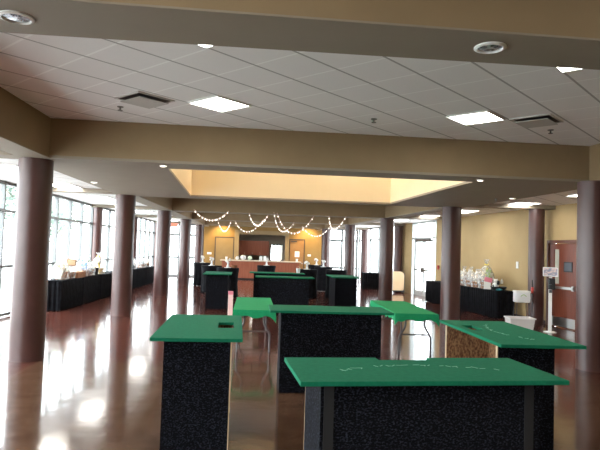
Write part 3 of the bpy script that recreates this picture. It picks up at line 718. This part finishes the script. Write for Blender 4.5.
# right tables: s = distance along the row, o = offset from the wall edge
def rt_pos(s, o): return (7.32+ux*s-uy*o, 16.1+uy*s+ux*o)
R_ = [(.40, .28, 'black gift basket with white cloth at the near end of the right tables', .50, .30, blackp, [blackp, blackp, white, paper], blackp, 21),
      (1.12, .30, 'tall clear-wrapped gift basket with yellow and lime bow', .44, .78, wicker, [cream, greenp, yellowp], yellowp, 22),
      (1.62, .32, 'clear-wrapped gift with a cream toy left of the yellow-bowed basket', .42, .50, wicker, [cream, whitep, paper], whitep, 23),
      (2.10, .32, 'clear-wrapped gift basket with white box in the middle of the right tables', .38, .55, wicker, [cream, paper, whitep], whitep, 24),
      (2.60, .32, 'clear-wrapped gift basket with brown toy right of the second right column', .38, .55, wicker, [brownp, cream, paper], whitep, 25),
      (3.14, .32, 'large clear-wrapped gift basket with a cream bear beside the second right column', .42, .62, wicker, [cream, cream, brownp, whitep], whitep, 26)]
for s, o, lb, sz, h_, bm_, it, bw, sd in R_:
    x, y = rt_pos(s, o); wrapped(x, y, TL, lb, sz, h_, bm_, it, bw, sd)
x, y = rt_pos(.78, .44)
t = thing('greeting_card', 'white card with pink top leaning on the yellow-bowed basket', 'card', (x, y, TL), -.3)
MB().obox((0, 0, .12), (.20, .02, .24), Matrix.Rotation(-.15, 3, 'X')).obj('card', paper, t)
MB().obox((.03, .03, .28), (.22, .06, .14), Matrix.Rotation(.2, 3, 'Y')).obj('pink_wrap', pinkp, t, .01)
x, y = rt_pos(.10, .42)
simple('teal_cloth', 'folded teal cloth beside the black basket on the right tables', 'cloth', MB().ball((0, 0, .034), .085, 2, (1.2, .8, .4), .05), tealp, (x, y, TL))

# white tray box on metal legs near the right column
t = thing('tray_stand', 'white box on thin metal legs beside the large right wall column', 'stand', (6.74, 14.40, 0), -.12)
MB().box(-.18, .18, -.14, .14, .62, .90).obj('box', whitep, t, .02)
MB().box(-.19, .19, -.15, .15, .88, .92).obj('lid', white, t, .01)
MB().tube([(-.07+.14*q/10, -.145, .78+.045*math.sin(PI*q/10)) for q in range(11)], .008).obj('handle', greenp, t)
for sx_ in (-1, 1):
    for sy in (-1, 1): MB().tube([(sx_*.15, sy*.11, .62), (sx_*.18, sy*.13, 0)], .011).obj('leg', chrome, t)
t = thing('storage_bin', 'translucent white storage bin on the floor under the tray stand', 'storage bin', (6.38, 13.72, 0), -.1)
m = MB().box(-.30, .30, -.20, .20, 0, .012)
for (x0, x1, y0_, y1_) in ((-.35, .35, -.24, -.225), (-.35, .35, .225, .24), (-.35, -.335, -.225, .225), (.335, .35, -.225, .225)): m.box(x0, x1, y0_, y1_, 0, .34)
for v in m.b.verts:
    kf = .86+.14*v.co.z/.34; v.co.x *= kf; v.co.y *= kf
m.obj('tub', mat('milky_plastic', (.72, .70, .70), .35), t)
MB().box(-.37, .37, -.26, -.24, .32, .35).box(-.37, .37, .24, .26, .32, .35).box(-.37, -.35, -.24, .24, .32, .35).box(.35, .37, -.24, .24, .32, .35).obj('rim', whitep, t)
MB().ball((.08, 0, .16), .2, 2, (1, .8, .55), .08).obj('grey_contents', mat('grey_cloth', (.30, .29, .30), .9), t); t.scale = (.86, .88, .88)
t = thing('handle_rod', 'thin black rod with a small red grip standing by the wall column', 'rod', (7.02, 14.40, 0), 0)
MB().tube([(0, 0, .02), (0, 0, 1.2)], .012).obj('rod', blackp, t); MB().lathe([(.03, .86), (.035, .96), (.03, 1.02)], 12).obj('grip', redp, t)
MB().lathe([(.07, 0), (.07, .02), (.02, .03)], 16).obj('foot', blackp, t)
# hand sanitiser post
t = thing('sanitiser_stand', 'white post with a black dispenser and small sign before the wooden doors', 'stand', (6.98, 13.40, 0), -.42)
MB().lathe([(.15, 0), (.15, .015), (.05, .03), (.04, .04)], 24).obj('base', whitep, t)
MB().box(-.04, .04, -.025, .025, .03, 1.32).obj('post', whitep, t, .006)
dp = MB().box(-.05, .10, -.13, -.025, 1.03, 1.30).obj('dispenser', blackp, t, .02)
MB().lathe([(.03, 0), (.03, .01), (0, .012)], 14, (0, -.135, 1.14)).box(-.03, .03, -.12, -.06, .95, 1.02).obj('nozzle', dgrey, dp)
sg = MB().box(-.17, .17, -.012, .012, 1.34, 1.56).obj('sign_frame', whitep, t, .004)
MB().box(-.15, .15, -.016, -.012, 1.36, 1.54).obj('sign_face', noisy('sign_print', (.25, .28, .38), (.70, .55, .52), 22, .4, .6), sg)

# things on the right wall
def onwall(px):
    tx = (px-300)/F; d = fw+rt*tx; s = d.x/d.y; y = (7.5+.095*17)/(s+.095); return WX(y), y
x, y = onwall(518)
t = simple('wall_switch', 'white switch plate on the yellow wall left of the wall column', 'light switch', MB().box(-.012, 0, -.06, .06, -.1, .1), whitep, (x, y, 1.55)); t.rotation_euler = (0, 0, .095)
x, y = onwall(439.5)
t = simple('fire_alarm_pull', 'small red fire alarm box on the wall beside the glass doors', 'fire alarm', MB().box(-.04, 0, -.06, .06, -.08, .08), redp, (x, y, 1.28)); t.rotation_euler = (0, 0, .095)

# folded round tables on a cart and a black-skirted table at far right
t = thing('round_table_cart', 'tan folded tables with rounded corners on a cart at the far right wall', 'table cart', (6.10, 25.5, 0), -.10)
MB().box(-.34, .36, -.10, .30, .07, .12).obj('cart_base', blackp, t)
for sx_ in (-.28, .3):
    for sy in (-.05, .25): MB().tube([(sx_-.012, sy, .033), (sx_+.012, sy, .033)], .033, 12).obj('caster', dgrey, t)
for i in range(3):
    m = MB(); y0_ = -.07+i*.11; hw = .34+.03*i; ring = [(-hw, .12), (hw-.06, .12)]
    for q in range(7): a_ = -PI/2+PI/2*q/6; ring.append((hw-.10+.10*math.cos(a_), .24+.12*math.sin(a_)))
    for q in range(9): a_ = PI/2*q/8; ring.append((hw-.20+.20*math.cos(a_), .78+.19*math.sin(a_)))
    for q in range(5): a_ = PI/2+PI/2*q/4; ring.append((-hw+.08+.08*math.cos(a_), .89+.08*math.sin(a_)))
    lo = [m.b.verts.new((px_, y0_, pz)) for px_, pz in ring]; hi = [m.b.verts.new((px_, y0_+.04, pz)) for px_, pz in ring]
    m.b.faces.new(lo); m.b.faces.new(hi[::-1]); kk = len(ring)
    for q in range(kk): m.b.faces.new((lo[q], lo[(q+1) % kk], hi[(q+1) % kk], hi[q]))
    m.obj('folded_table', tan_w if i == 0 else dgrey, t)
tt = skirted('black-skirted table at the far right between two columns', 4.95, 27.3, 0, 1.0, .75, None, .80)

# trees outside the left windows
def tree(x, y, h, label, seed):
    random.seed(seed); t = thing('tree', label, 'tree', (x, y, -.12), 0, 'trees outside the building')
    tr_ = MB().tube([(0, 0, 0), (.05, .05, h*.35), (0, .1, h*.7)], .13)
    for q in range(5):
        a_ = q*1.3; tr_.tube([(.03, .05, h*(.3+.07*q)), (h*.2*math.cos(a_), h*.2*math.sin(a_), h*(.55+.06*q))], .045, 6)
    tr_.obj('trunk', mat('grey_bark', (.22, .17, .13), .9), t)
    m = MB()
    for q in range(900):
        a_ = random.random()*6.283; u = random.uniform(-1, 1); r_ = h*.30*random.random()**.4
        c = Vector((r_*math.sqrt(1-u*u)*math.cos(a_), r_*math.sqrt(1-u*u)*math.sin(a_), h*.68+r_*u*1.05))
        d1 = Vector((random.uniform(-1, 1), random.uniform(-1, 1), random.uniform(-1, 1))).normalized(); d2 = d1.orthogonal().normalized()
        s = h*.022; m.quad([c-d1*s*1.5, c+d2*s*.7, c+d1*s*1.5, c-d2*s*.7])
    m.obj('foliage', noisy('leaf_green', (.15, .20, .17), (.24, .30, .26), 2, rough=.7), t)
for i, (x, y, h) in enumerate(((-20, 58, 8), (-17, 27, 5), (-19, 52, 6), (-19, 46, 9)  , (1.5, 44, 5))):
    tree(x, y, h, ['distant leafy tree outside, seen just right of the nearest left column', 'leafy tree outside the middle left windows', 'leafy tree outside the far left windows', 'large distant tree beyond the far left windows', 'leafy tree outside, seen through the kitchen back door'][i], i+50)

vs = bpy.context.scene.view_settings
vs.view_transform = 'Standard'; vs.look = 'None'; vs.gamma = 1; vs.exposure = 1.5; vs.use_curve_mapping = False
